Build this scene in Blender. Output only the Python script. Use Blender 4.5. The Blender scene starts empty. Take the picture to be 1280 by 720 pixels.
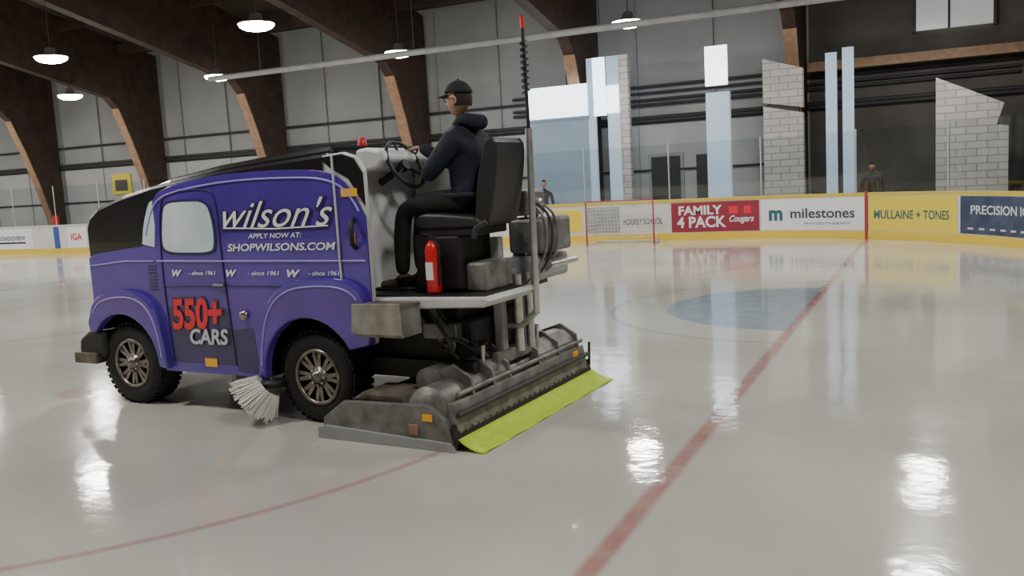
import bpy, bmesh, math, random
from mathutils import Vector, Matrix
random.seed(4)
S=bpy.context.scene
COL=bpy.context.collection

# ------------------------------------------------------------------ materials
def mat(name,col,rough=.5,metal=0,noise=0,nscale=6,bump=0,bscale=40,emit=None,estr=0,coat=0,col2=None,spec=None):
    m=bpy.data.materials.new(name);m.use_nodes=True
    nt=m.node_tree;b=nt.nodes['Principled BSDF']
    b.inputs['Base Color'].default_value=(*col,1)
    b.inputs['Roughness'].default_value=rough
    b.inputs['Metallic'].default_value=metal
    b.inputs['Coat Weight'].default_value=coat
    if spec is not None: b.inputs['Specular IOR Level'].default_value=spec
    tc=nt.nodes.new('ShaderNodeTexCoord')
    if noise or col2:
        n=nt.nodes.new('ShaderNodeTexNoise');n.inputs['Scale'].default_value=nscale;n.inputs['Detail'].default_value=5
        nt.links.new(tc.outputs['Object'],n.inputs['Vector'])
        r=nt.nodes.new('ShaderNodeValToRGB')
        c2=col2 if col2 else tuple(c*(1-noise) for c in col)
        r.color_ramp.elements[0].position=.35;r.color_ramp.elements[0].color=(*c2,1)
        r.color_ramp.elements[1].position=.65;r.color_ramp.elements[1].color=(*col,1)
        nt.links.new(n.outputs['Fac'],r.inputs['Fac']);nt.links.new(r.outputs['Color'],b.inputs['Base Color'])
    if bump:
        n2=nt.nodes.new('ShaderNodeTexNoise');n2.inputs['Scale'].default_value=bscale
        nt.links.new(tc.outputs['Object'],n2.inputs['Vector'])
        bp=nt.nodes.new('ShaderNodeBump');bp.inputs['Strength'].default_value=bump;bp.inputs['Distance'].default_value=.01
        nt.links.new(n2.outputs['Fac'],bp.inputs['Height']);nt.links.new(bp.outputs['Normal'],b.inputs['Normal'])
    if emit:
        b.inputs['Emission Color'].default_value=(*emit,1);b.inputs['Emission Strength'].default_value=estr
    return m

PURPLE=mat('purple_wrap',(.085,.040,.38),.25,0,.25,1.5,coat=.6)
PURPLE_L=mat('lavender_line',(.34,.28,.78),.3)
PURPLE_D=mat('purple_seam',(.02,.012,.10),.4)
NAVYW=mat('wrap_lower_navy',(.035,.022,.13),.3,0,.3,3,coat=.4)
BLACKG=mat('black_gloss',(.012,.012,.014),.25,0,.3,3,coat=.3)
BLACK=mat('black_plastic',(.012,.012,.013),.55,0,.3,10)
RUBBER=mat('tyre_rubber',(.014,.014,.015),.75,0,.3,12,bump=.3)
CHROME=mat('dull_chrome',(.50,.46,.41),.32,1,.5,9)
RIM=mat('worn_alloy_rim',(.33,.30,.27),.36,1,.6,9)
STEEL=mat('brushed_steel',(.60,.61,.62),.35,.8,.3,8)
GALV=mat('dirty_galvanised',(.27,.27,.26),.5,.5,.5,7,bump=.2,bscale=25)
DECK=mat('rusty_deck',(.19,.155,.115),.65,.2,.5,6,bump=.3,bscale=30,col2=(.08,.066,.05))
WHITEP=mat('white_paint',(.62,.63,.64),.4,0,.15,4)
GREYP=mat('grey_paint',(.33,.34,.35),.5,0,.2,4)
TEXTW=mat('white_vinyl',(.80,.80,.84),.4)
TEXTS=mat('silver_vinyl',(.55,.57,.62),.35)
RED=mat('red_vinyl',(.75,.03,.05),.4)
REDM=mat('red_enamel',(.62,.02,.025),.3)
REDD=mat('faded_red_pipe',(.35,.03,.04),.5)
WINP=mat('printed_window',(.66,.76,.80),.3,0,0,3,col2=(.50,.64,.68))
ORANGE=mat('orange_sticker',(.9,.45,.03),.5)
LIME=mat('lime_towel',(.55,.78,.05),.8,0,.15,12,bump=.6,bscale=60)
BRISTLE=mat('white_bristle',(.80,.79,.76),.8)
NAVY=mat('navy_jacket',(.008,.012,.028),.8,0,.3,14,bump=.9,bscale=14)
PANTS=mat('black_trousers',(.008,.008,.009),.85,0,.3,14,bump=.8,bscale=14)
SKIN=mat('skin',(.52,.30,.21),.5,0,.1,20)
CAP=mat('cap_cloth',(.010,.011,.020),.85)
HAIR=mat('dark_hair',(.02,.013,.01),.8,bump=.5,bscale=120)
EYE=mat('eye_white',(.7,.7,.68),.2)
BOOT=mat('brown_boot',(.06,.045,.035),.7,0,.3,10)
SEAT=mat('black_vinyl_seat',(.018,.018,.020),.45,0,.2,8,bump=.15,bscale=60)

# ------------------------------------------------------------------ helpers
def link(o,parent=None):
    COL.objects.link(o)
    if parent is not None:o.parent=parent
    return o
def empty(name,loc=(0,0,0),rot=(0,0,0)):
    e=bpy.data.objects.new(name,None);e.location=loc;e.rotation_euler=rot;e.empty_display_size=.2
    COL.objects.link(e);return e
def bevel(o,w,seg=2,ang=35):
    if w>0:
        b=o.modifiers.new('b','BEVEL');b.width=w;b.segments=seg;b.limit_method='ANGLE';b.angle_limit=math.radians(ang)
def smooth(o):
    for p in o.data.polygons:p.use_smooth=True
def meshobj(name,vs,fs,m,parent=None,sm=False,bev=0):
    me=bpy.data.meshes.new(name);me.from_pydata([tuple(v) for v in vs],[],fs);me.update()
    bm=bmesh.new();bm.from_mesh(me);bmesh.ops.recalc_face_normals(bm,faces=bm.faces);bm.to_mesh(me);bm.free()
    o=bpy.data.objects.new(name,me);me.materials.append(m);link(o,parent)
    if sm:smooth(o)
    bevel(o,bev);return o
def box(name,x0,x1,y0,y1,z0,z1,m,parent=None,bev=0):
    vs=[(x,y,z) for x in(x0,x1) for y in(y0,y1) for z in(z0,z1)]
    fs=[(0,1,3,2),(4,6,7,5),(0,4,5,1),(2,3,7,6),(0,2,6,4),(1,5,7,3)]
    return meshobj(name,vs,fs,m,parent,bev=bev)
def prism(name,pts,y0,y1,m,parent=None,bev=0,axis='y',seg=2):
    n=len(pts)
    if axis=='y': vs=[(p[0],y0,p[1]) for p in pts]+[(p[0],y1,p[1]) for p in pts]
    elif axis=='x': vs=[(y0,p[0],p[1]) for p in pts]+[(y1,p[0],p[1]) for p in pts]
    else: vs=[(p[0],p[1],y0) for p in pts]+[(p[0],p[1],y1) for p in pts]
    fs=[tuple(range(n)),tuple(range(2*n-1,n-1,-1))]+[(i,(i+1)%n,(i+1)%n+n,i+n) for i in range(n)]
    o=meshobj(name,vs,fs,m,parent);bevel(o,bev,seg);return o
def arc(cx,cz,r,a0,a1,n=14,rz=None):
    rz=rz or r
    return [(cx+r*math.cos(math.radians(a0+(a1-a0)*i/n)),cz+rz*math.sin(math.radians(a0+(a1-a0)*i/n))) for i in range(n+1)]
def smoothpts(P,it=2,closed=False):
    for _ in range(it):
        Q=[P[0]]
        for a,b in zip(P[:-1],P[1:]):
            Q.append(tuple(a[i]*.75+b[i]*.25 for i in range(len(a))));Q.append(tuple(a[i]*.25+b[i]*.75 for i in range(len(a))))
        Q.append(P[-1]);P=Q
    return P
def tube(name,pts,r,m,parent=None,res=6,cyc=False,soft=False):
    c=bpy.data.curves.new(name,'CURVE');c.dimensions='3D';c.bevel_depth=r;c.bevel_resolution=res//2;c.use_fill_caps=True
    if soft: pts=smoothpts([tuple(p) for p in pts],2)
    s=c.splines.new('POLY');s.points.add(len(pts)-1)
    for i,p in enumerate(pts):s.points[i].co=(*p,1)
    s.use_cyclic_u=cyc
    c.materials.append(m)
    o=bpy.data.objects.new(name,c);link(o,parent)
    dg=bpy.context.evaluated_depsgraph_get()
    me=bpy.data.meshes.new_from_object(o.evaluated_get(dg));nm=o.name
    bpy.data.objects.remove(o);o=bpy.data.objects.new(nm,me)
    for p in me.polygons:p.use_smooth=True
    return link(o,parent)
def lathe(name,prof,m,origin=(0,0,0),axis='z',seg=40,parent=None,sm=True):
    vs=[];fs=[];n=len(prof)
    for i in range(seg):
        a=2*math.pi*i/seg;c,s=math.cos(a),math.sin(a)
        for r,h in prof:
            if axis=='z':v=(r*c,r*s,h)
            elif axis=='y':v=(r*c,h,r*s)
            else:v=(h,r*c,r*s)
            vs.append(tuple(v[k]+origin[k] for k in range(3)))
    for i in range(seg):
        j=(i+1)%seg
        for k in range(n-1):fs.append((i*n+k,j*n+k,j*n+k+1,i*n+k+1))
    o=meshobj(name,vs,fs,m,parent,sm=sm)
    bm=bmesh.new();bm.from_mesh(o.data);bmesh.ops.remove_doubles(bm,verts=bm.verts,dist=1e-5);bmesh.ops.recalc_face_normals(bm,faces=bm.faces);bm.to_mesh(o.data);bm.free()
    return o
def textverts(body,bold=0.0,shear=0.0):
    c=bpy.data.curves.new('t','FONT');c.body=body;c.size=1;c.offset=bold;c.shear=shear;c.resolution_u=4
    o=bpy.data.objects.new('t',c);COL.objects.link(o)
    dg=bpy.context.evaluated_depsgraph_get()
    me=bpy.data.meshes.new_from_object(o.evaluated_get(dg));bpy.data.objects.remove(o)
    xs=[v.co.x for v in me.vertices];ys=[v.co.y for v in me.vertices]
    x0,x1,y0,y1=min(xs),max(xs),min(ys),max(ys)
    vs=[((v.co.x-x0)/(x1-x0),(v.co.y-y0)/(y1-y0)) for v in me.vertices]
    fs=[tuple(p.vertices) for p in me.polygons]
    bpy.data.meshes.remove(me)
    return vs,fs
def textobj(name,body,fn,m,parent=None,bold=0.0,shear=0.0):
    vs,fs=textverts(body,bold,shear)
    me=bpy.data.meshes.new(name);me.from_pydata([fn(a,b) for a,b in vs],[],fs);me.materials.append(m);me.update()
    o=bpy.data.objects.new(name,me);return link(o,parent)
def skinmesh(name,verts,edges,radii,root,m,parent=None,sub=2):
    me=bpy.data.meshes.new(name);me.from_pydata([tuple(v) for v in verts],edges,[]);me.update()
    o=bpy.data.objects.new(name,me);COL.objects.link(o)
    o.modifiers.new('s','SKIN')
    d=me.skin_vertices[0].data
    for i,r in enumerate(radii):
        d[i].radius=(r,r) if not isinstance(r,tuple) else r
        d[i].use_root=(i==root)
    s=o.modifiers.new('u','SUBSURF');s.levels=sub;s.render_levels=sub
    dg=bpy.context.evaluated_depsgraph_get()
    nm=bpy.data.meshes.new_from_object(o.evaluated_get(dg));n=o.name
    bpy.data.objects.remove(o);nm.materials.clear();nm.materials.append(m)
    o=bpy.data.objects.new(n,nm);link(o,parent);smooth(o);return o

# ------------------------------------------------------------------ camera
cam=bpy.data.cameras.new('camera');co=bpy.data.objects.new('camera',cam);COL.objects.link(co)
R=Matrix(((.9028,-.0023,.4301),(.4258,.1315,-.8952),(-.0545,.9913,.1197)))
co.matrix_world=Matrix.Translation((0,0,1.82))@R.to_4x4()
cam.sensor_width=36;cam.lens=36*1110/1280;cam.clip_end=300;cam.clip_start=.05
S.camera=co

# ------------------------------------------------------------------ rink plan
XE,YN,YS,RC=2.2,23.3,.5,7.0
RN=2.6
XW=-58
LA=RC*math.pi/2;LB=LA+(YN-RC)-(YS+RN);LC=LB+RN*math.pi/2
def rink(s):
    """arc-length point on boards, s=0 where the far corner starts"""
    if s<0:return (XE-RC+s,YN,0,-1)
    if s<LA:
        p=s/RC;return (XE-RC+RC*math.sin(p),YN-RC+RC*math.cos(p),-math.sin(p),-math.cos(p))
    if s<LB:return (XE,YN-RC-(s-LA),-1,0)
    if s<LC:
        p=(s-LB)/RN;return (XE-RN+RN*math.cos(p),YS+RN-RN*math.sin(p),-math.cos(p),math.sin(p))
    return (XE-RN-(s-LC),YS,0,1)
ss=[XW-(XE-RC)]+[-20,-8]+[i*.35 for i in range(0,int(LC/.35)+1)]+[LC,LC+20,LC+(-(XW)+(XE-RN))]
pts2=[rink(s)[:2] for s in ss]

def ice_mat():
    m=bpy.data.materials.new('ice');m.use_nodes=True;nt=m.node_tree;N=nt.nodes;L=nt.links
    b=N['Principled BSDF']
    g=N.new('ShaderNodeNewGeometry');sp=N.new('ShaderNodeSeparateXYZ');L.new(g.outputs['Position'],sp.inputs[0])
    def M(op,a,b_=None,c=None):
        n=N.new('ShaderNodeMath');n.operation=op
        for i,v in enumerate((a,b_,c)):
            if v is None:continue
            if isinstance(v,(int,float)):n.inputs[i].default_value=v
            else:L.new(v,n.inputs[i])
        return n.outputs[0]
    X,Y=sp.outputs[0],sp.outputs[1]
    def dist(cx,cy):
        return M('SQRT',M('ADD',M('POWER',M('ABSOLUTE',M('SUBTRACT',X,cx)),2),M('POWER',M('ABSOLUTE',M('SUBTRACT',Y,cy)),2)))
    def band(v,half,soft):
        mr=N.new('ShaderNodeMapRange');mr.interpolation_type='SMOOTHSTEP'
        L.new(M('ABSOLUTE',v),mr.inputs['Value']);mr.inputs['From Min'].default_value=half-soft;mr.inputs['From Max'].default_value=half+soft
        mr.inputs['To Min'].default_value=1;mr.inputs['To Max'].default_value=0;return mr.outputs[0]
    n1=N.new('ShaderNodeTexNoise');n1.inputs['Scale'].default_value=.35;n1.inputs['Detail'].default_value=4;L.new(g.outputs['Position'],n1.inputs['Vector'])
    cr=N.new('ShaderNodeValToRGB');cr.color_ramp.elements[0].position=.35;cr.color_ramp.elements[0].color=(.47,.455,.415,1)
    cr.color_ramp.elements[1].position=.68;cr.color_ramp.elements[1].color=(.58,.57,.53,1);L.new(n1.outputs['Fac'],cr.inputs[0])
    col=cr.outputs[0]
    n3=N.new('ShaderNodeTexNoise');n3.inputs['Scale'].default_value=6;n3.inputs['Detail'].default_value=6;L.new(g.outputs['Position'],n3.inputs['Vector'])
    wear=M('MULTIPLY_ADD',n3.outputs['Fac'],.8,.35)
    def mix(c,fac,rgb,amt):
        nn=N.new('ShaderNodeMix');nn.data_type='RGBA'
        L.new(M('MULTIPLY',M('MULTIPLY',fac,amt),wear),nn.inputs[0]);L.new(c,nn.inputs[6]);nn.inputs[7].default_value=(*rgb,1)
        return nn.outputs[2]
    d=dist(-1.45,11.9)
    left=M('LESS_THAN',X,-1.45)
    col=mix(col,M('MULTIPLY',band(d,1.83,.03),left),(.14,.24,.36),.9)
    col=mix(col,M('MULTIPLY',band(M('SUBTRACT',d,2.55),.03,.02),left),(.22,.24,.32),.6)
    col=mix(col,band(M('ADD',X,1.45),.055,.03),(.34,.07,.08),.8)
    for cy in (5.9,17.9):
        d=dist(-7.5,cy)
        col=mix(col,band(M('SUBTRACT',d,4.5),.03,.025),(.36,.10,.12),.65)
        col=mix(col,band(d,.30,.03),(.45,.12,.13),.4)
    col=mix(col,band(M('ADD',X,19.0),.15,.03),(.08,.15,.45),.8)
    col=mix(col,band(M('ADD',X,28.0),.15,.03),(.45,.05,.07),.8)
    L.new(col,b.inputs['Base Color'])
    rr=N.new('ShaderNodeMapRange');L.new(n1.outputs['Fac'],rr.inputs['Value']);rr.inputs['From Min'].default_value=.35;rr.inputs['From Max'].default_value=.65
    rr.inputs['To Min'].default_value=.04;rr.inputs['To Max'].default_value=.13;L.new(rr.outputs[0],b.inputs['Roughness'])
    b.inputs['IOR'].default_value=1.45
    n2=N.new('ShaderNodeTexNoise');n2.inputs['Scale'].default_value=3.2;n2.inputs['Detail'].default_value=5;L.new(g.outputs['Position'],n2.inputs['Vector'])
    bp=N.new('ShaderNodeBump');bp.inputs['Strength'].default_value=.18;bp.inputs['Distance'].default_value=.02
    L.new(n2.outputs['Fac'],bp.inputs['Height']);L.new(bp.outputs['Normal'],b.inputs['Normal'])
    return m
ICE=ice_mat()
n=len(pts2);meshobj('floor_ice',[(x,y,0) for x,y in pts2],[tuple(range(n))],ICE)
CONC=mat('concrete',(.22,.21,.20),.8,0,.3,2)
box('floor',-62,8,-3,27,-.2,-.03,CONC)

BW=mat('board_white',(.66,.66,.64),.35,0,.08,2)
BY=mat('board_yellow',(.76,.54,.05),.4)
BCAP=mat('cap_yellow',(.62,.52,.10),.4)
def strip(name,s0,s1,z0,z1,off,th,m,parent,step=.3):
    k=max(1,int((s1-s0)/step)) if s1-s0<60 else 60
    lst=sorted(set([s0,s1]+[s for s in ss if s0<s<s1])) if s1-s0>10 else [s0+(s1-s0)*i/k for i in range(k+1)]
    vs=[];fs=[]
    for s in lst:
        x,y,nx,ny=rink(s)
        for o,z in((off,z0),(off,z1),(off-th,z1),(off-th,z0)):vs.append((x+nx*o,y+ny*o,z))
    for i in range(len(lst)-1):
        a=i*4;b=a+4
        for j in range(4):fs.append((a+j,b+j,b+(j+1)%4,a+(j+1)%4))
    fs+= [(0,1,2,3),tuple(len(vs)-4+q for q in(3,2,1,0))]
    return meshobj(name,vs,fs,m,parent)
boards=empty('rink_boards')
s0,s1=ss[0],ss[-1]
strip('panels',s0,s1,.0,1.05,0,.1,BW,boards)
strip('kick_plate',s0,s1,.0,.19,.015,.015,BY,boards)
strip('top_cap',s0,-14,1.05,1.09,.02,.16,BW,boards)
strip('top_cap_yellow',-14,s1,1.05,1.09,.02,.16,BCAP,boards)
strip('yellow_band',-14,s1,1.01,1.05,.012,.012,BY,boards)
def ad(nm,a,b,m,z0=.21,z1=.99):return strip(nm,a,b,z0,z1,.012,.012,m,boards)
def adtext(nm,body,a,b,z0,z1,m,bold=0,shear=0):
    def fn(tx,ty):
        s=a+(b-a)*tx;x,y,nx,ny=rink(s);return (x+nx*.018,y+ny*.018,z0+(z1-z0)*ty)
    return textobj(nm,body,fn,m,boards,bold,shear)
ADRED=mat('ad_red',(.28,.025,.05),.4);ADYEL=mat('ad_yellow',(.78,.62,.06),.4);ADBLU=mat('ad_navy',(.02,.035,.09),.4,0,.0,3,col2=(.05,.08,.15))
TXD=mat('text_dark',(.05,.06,.08),.5);TXT=mat('text_teal',(.02,.12,.15),.5)
ad('ad_family',-1.55,.75,ADRED)
adtext('ad_family_text','FAMILY',-1.35,-.2,.66,.90,TEXTW,.03)
adtext('ad_family_text2','4 PACK',-1.4,-.1,.32,.62,TEXTW,.03)
adtext('ad_family_text3','Cougars',-.02,.62,.40,.62,TEXTW,.02,.4);ad('ad_family_bar',-.05,.65,RED,.66,.86)
ad('ad_white',.8,3.45,TEXTW);adtext('ad_white_t','milestones',1.55,3.2,.50,.75,TXD,.02)
adtext('ad_white_t2','m',1.0,1.35,.45,.72,TXT,.04);adtext('ad_white_t3','PHYSIOTHERAPY',1.9,3.1,.34,.40,TXT)
ad('ad_yellow',3.55,5.9,ADYEL);adtext('ad_yellow_t','MULLAINE + TONES',3.7,5.7,.48,.68,TXT,.02)
ad('ad_navy',6.0,9.2,ADBLU);adtext('ad_navy_t','PRECISION ICE',6.3,8.2,.62,.80,TEXTW,.01)
ad('ad_navy_bar',6.1,9.0,TEXTS,.30,.34)
strip('gate_post',3.47,3.53,.0,1.12,.03,.05,REDD,boards)
ad('ad_portrait',-3.95,-3.0,GREYP,.25,.95);adtext('ad_portrait_t','HOCKEY SCHOOL',-2.9,-1.8,.45,.62,TXD,.01)
ad('ad_l1',-29.5,-27.0,TEXTW);adtext('ad_l1t','RONDOVIEW',-29.0,-27.4,.55,.72,TXD,.02);ad('ad_l1b',-29.0,-27.4,REDM,.42,.48)
ad('ad_l2',-25.0,-24.0,TEXTW);adtext('ad_l2t','IGA',-24.8,-24.2,.5,.75,REDM,.02)
ad('ad_y3',-4.95,-4.1,ADYEL,.3,.9)
ad('blue_line_mark',-25.75,-25.45,mat('blue_line_paint',(.05,.09,.35),.4),0,1.02)
box('gate_latch',-30.6,-30.35,23.36,23.44,1.10,1.45,REDM,boards)
GLS=bpy.data.materials.new('clear_acrylic');GLS.use_nodes=True
nt=GLS.node_tree;nt.nodes.remove(nt.nodes['Principled BSDF'])
t=nt.nodes.new('ShaderNodeBsdfTransparent');gl=nt.nodes.new('ShaderNodeBsdfGlossy');gl.inputs['Roughness'].default_value=.02
mx=nt.nodes.new('ShaderNodeMixShader');mx.inputs[0].default_value=.05
t.inputs[0].default_value=(.93,.95,.95,1)
nt.links.new(t.outputs[0],mx.inputs[1]);nt.links.new(gl.outputs[0],mx.inputs[2]);nt.links.new(mx.outputs[0],nt.nodes['Material Output'].inputs[0])
strip('glass_pane',-53,LA,1.10,2.55,-.05,.012,GLS,boards)
POST=mat('alu_post',(.55,.56,.57),.4,.7)
s=-52.0
while s<LA:
    x,y,nx,ny=rink(s);tube('glass_post',[(x-nx*.06,y-ny*.06,1.1),(x-nx*.06,y-ny*.06,2.58)],.02,POST,boards);s+=2.4

# parked goal net
goal=empty('hockey_goal',(-7.45,22.66,0),(0,0,0))
rp=.024
tube('front_frame',[(-.92,-.45,0),(-.92,-.45,1.15),(.92,-.45,1.15),(.92,-.45,0)],rp,REDD,goal)
tube('base_frame',[(-.92,-.45,.03),(-.85,.35,.03),(.85,.35,.03),(.92,-.45,.03)],.02,WHITEP,goal)
tube('top_shelf',[(-.92,-.45,1.15),(-.6,.0,1.12),(.6,.0,1.12),(.92,-.45,1.15)],.02,WHITEP,goal)
NET=mat('net_cord',(.75,.75,.73),.8)
for i in range(19):
    x=-.8+1.6*i/18
    tube('net_v',[(x,.0,1.12),(x*1.04,.33,.05)],.005,NET,goal,res=2)
for j in range(12):
    f=j/11;z=1.12-1.07*f;y=.33*f
    tube('net_h',[(-.92,-.45,z),(-.78-.05*f,y,z),(.78+.05*f,y,z),(.92,-.45,z)],.005,NET,goal,res=2)

# ------------------------------------------------------------------ building
WALLU=mat('wall_panel_grey',(.33,.335,.335),.7,0,.15,.6)
WALLL=mat('wall_panel_light',(.44,.45,.45),.6,0,.1,.8)
WOOD=mat('dark_stained_wood',(.060,.034,.024),.6,0,.45,3,bump=.1)
TAN=mat('laminated_wood',(.36,.22,.13),.6,0,.3,6)
CEIL=mat('ceiling_deck',(.075,.052,.040),.8,0,.3,1)
DARK=mat('dark_conduit',(.03,.03,.032),.6)
DWALL=mat('dark_wall',(.11,.10,.09),.8,0,.3,1)
w=box('wall_north',-62,8,27,27.2,0,8.2,WALLU)
box('wall_south',-62,8,-3.2,-3,0,8.2,DWALL)
box('wall_west',-62.2,-62,-3,27,0,11,WALLU)
box('wall_east',8,8.2,-3,27,0,11,DWALL)
prism('ceiling',[(27.2,7.7),(12,10.9),(-3.2,7.7),(-3.2,7.9),(12,11.1),(27.2,7.9)],-62,8.2,CEIL,axis='x')
det=w
box('lower_panel',-62,-3.6,26.94,26.99,0,3.3,WALLL,det)
box('dark_end_panel',-3.2,8,26.93,26.99,0,7.6,DWALL,det)
for z,r in((3.40,.07),(3.50,.06),(4.25,.04)):tube('conduit',[(-62,26.86,z),(7,26.86,z)],r,DARK,det)
for z in(3.9,4.05,4.45):tube('conduit_right',[(-12.5,26.87,z-.02),(2,26.87,z+.02)],.045,DARK,det)
tube('conduit',[(-62,26.88,1.9),(-3.6,26.88,1.9)],.03,DARK,det)
for i in range(24):
    x=-60+2.35*i
    if x<-3.6: box('seam',x,x+.03,26.91,26.995,0,7.6,GREYP,det)
box('beam_rail',-3.2,2.4,26.3,26.6,4.35,4.6,TAN,det)
inner=[(26.3,0),(26.1,1.3),(25.72,2.65),(25.22,4.1),(24.70,5.35),(24.3,5.75),(20.3,6.65),(16,7.6),(12,8.3)]
mir=lambda P:[(24-y,z) for y,z in P]
full=inner+mir(inner)[::-1][1:]+[(-2.75,0),(-2.75,7.5),(3.7,8.95),(12,10.6),(20.3,8.95),(26.76,7.5),(26.76,0)]
seen=[]
for p in full:
    if not seen or (abs(p[0]-seen[-1][0])+abs(p[1]-seen[-1][1]))>1e-4:seen.append(p)
for i in range(11):
    x=2.75-6.18*i
    rib=empty('timber_arch')
    prism('arch_body',seen,x-.17,x+.17,WOOD,rib,axis='x')
    for lo in(inner[:5],mir(inner)[:5]):
        n=len(lo);sg=-1 if lo[0][0]>12 else 1
        lo2=[(y+.05*sg,z) for y,z in lo]
        vs=[(x-.18,*p) for p in lo]+[(x+.18,*p) for p in lo]+[(x-.18,*p) for p in lo2]+[(x+.18,*p) for p in lo2];fs=[]
        for q in range(n-1):
            fs+=[(2*n+q,2*n+q+1,3*n+q+1,3*n+q),(q,q+1,2*n+q+1,2*n+q),(n+q,3*n+q,3*n+q+1,n+q+1)]
        meshobj('lamination',vs,fs,TAN,rib)
pur=empty('roof_purlins')
for y,z in((25,7.75),(22.5,8.3),(19.5,8.95),(16.5,9.6),(13.5,10.25),(9,9.95),(5,9.1)):
    box('purlin',-62,8,y-.08,y+.08,z-.35,z+.0,WOOD,pur)

SKYREFL=mat('reflected_daylight_glow',(.8,.88,.95),.2,emit=(.82,.92,1.0),estr=3.0)  # glow put into the material for daylight reflected in the viewing glass
PALEREFL=mat('reflected_pale_glow',(.42,.52,.64),.4,emit=(.55,.72,.95),estr=.35)  # soft glow imitating pale lobby columns mirrored in the viewing glass
DIMREFL=mat('reflected_dim_glow',(.22,.28,.34),.15,emit=(.4,.55,.75),estr=.25)  # faint glow standing in for the dimmer part of the glass reflection
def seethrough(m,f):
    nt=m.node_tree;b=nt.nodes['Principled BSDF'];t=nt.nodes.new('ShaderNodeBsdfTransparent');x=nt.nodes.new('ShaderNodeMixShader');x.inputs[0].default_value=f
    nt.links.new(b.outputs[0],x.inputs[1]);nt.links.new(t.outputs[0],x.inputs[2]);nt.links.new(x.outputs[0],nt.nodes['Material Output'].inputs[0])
seethrough(PALEREFL,.2);seethrough(DIMREFL,.3)
def brick(nm,c1,c2,mo):
    br=bpy.data.materials.new(nm);br.use_nodes=True;nt=br.node_tree;b=nt.nodes['Principled BSDF']
    bt=nt.nodes.new('ShaderNodeTexBrick');tc=nt.nodes.new('ShaderNodeTexCoord');mp=nt.nodes.new('ShaderNodeMapping');mp.inputs['Rotation'].default_value=(math.radians(90),0,0)
    nt.links.new(tc.outputs['Object'],mp.inputs[0]);nt.links.new(mp.outputs[0],bt.inputs['Vector'])
    bt.inputs['Scale'].default_value=1;bt.inputs['Brick Width'].default_value=.46;bt.inputs['Row Height'].default_value=.18;bt.inputs['Mortar Size'].default_value=.014
    bt.inputs['Color1'].default_value=(*c1,1);bt.inputs['Color2'].default_value=(*c2,1);bt.inputs['Mortar'].default_value=(*mo,1)
    nt.links.new(bt.outputs['Color'],b.inputs['Base Color']);b.inputs['Roughness'].default_value=.9
    return br
br=brick('reflected_brick',(.50,.49,.48),(.43,.41,.40),(.27,.26,.26))  # brick of the lobby as mirrored in the viewing glass
YF=24.6  # depth of the added shapes that imitate glass reflections
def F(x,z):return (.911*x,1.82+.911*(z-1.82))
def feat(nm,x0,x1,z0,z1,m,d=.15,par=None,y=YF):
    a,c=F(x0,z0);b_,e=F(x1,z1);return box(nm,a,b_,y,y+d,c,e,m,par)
w1=empty('glass_reflection_1')  # added panes and bars imitating a lobby window reflected in the viewing glass
feat('reflected_pane',-12.1,-9.95,3.75,4.75,SKYREFL,.05,w1);feat('reflected_pane',-9.75,-9.35,3.7,5.5,SKYREFL,.05,w1)
feat('reflected_side',-9.3,-8.9,3.75,4.6,SKYREFL,.04,w1,YF-.06)
feat('lower_pane',-12.1,-9.95,1.0,3.7,DIMREFL,.05,w1)
feat('reflected_mullion',-9.95,-9.72,0,5.5,PALEREFL,.15,w1);feat('reflected_mullion',-9.3,-8.9,0,5.5,PALEREFL,.2,w1)
a_,_=F(-8.88,0);b2,_=F(-8.6,0);box('reflected_brick_edge',a_,b2,YF,YF+.2,0,F(0,5.5)[1],br,w1)
feat('reflected_transom',-12.1,-9.9,3.62,3.75,DIMREFL,.1,w1)
w2=empty('glass_reflection_2');feat('reflected_post',-6.2,-5.5,0,4.1,PALEREFL,.2,w2);feat('pane',-6.2,-5.55,4.3,5.45,SKYREFL,.1,w2)  # added glowing column and pane, a lobby reflection given solid shape
w3=empty('glass_reflection_3');feat('reflected_post',-2.8,-2.5,0,4.9,PALEREFL,.12,w3);feat('reflected_post',-2.35,-2.05,0,5.0,PALEREFL,.12,w3)  # two more reflected lobby columns, added as glowing solids
p1=empty('brick_reflection')  # reflection of lobby brickwork, added as a solid pier
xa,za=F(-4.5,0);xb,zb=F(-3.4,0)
prism('reflected_masonry',[(xa,0),(xb,0),(xb,F(0,3.3)[1]),(xa,F(0,3.55)[1])],YF-.15,YF+.15,br,p1)
prism('reflected_masonry_upper',[(xa,F(0,3.65)[1]),(xb,F(0,3.45)[1]),(xb,F(0,4.55)[1]),(xa,F(0,4.9)[1])],YF-.15,YF+.15,br,p1)
box('reflected_pier_core',xa+.1,xb-.1,YF-.1,YF+.1,3,3.8,DARK,p1)
p2=empty('brick_reflection')  # second brick reflection from the viewing glass, added as solid geometry
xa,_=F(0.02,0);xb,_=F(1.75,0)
prism('reflected_masonry',[(xa,0),(xb,0),(xb,F(0,2.55)[1]),(xb-.25,F(0,2.6)[1]),(xb-.1,F(0,3.15)[1]),(xa,F(0,3.95)[1])],YF,YF+.5,br,p2)
d1=empty('door_1');box('door_leaf',-7.9,-7.0,26.85,26.93,0,2.3,DARK,d1);box('door_frame',-8.0,-6.9,26.88,26.94,0,2.4,GREYP,d1)
d2=empty('door_2');box('door_leaf',-6.5,-5.9,26.85,26.93,0,2.3,DARK,d2)
wi=empty('window_4');box('pane',-.5,1.4,26.8,26.9,5.2,6.5,mat('office_pane',(.3,.32,.33),.3,emit=(.7,.75,.7),estr=.35),wi);box('frame',.3,.36,26.75,26.9,5.2,6.5,DARK,wi)
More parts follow.
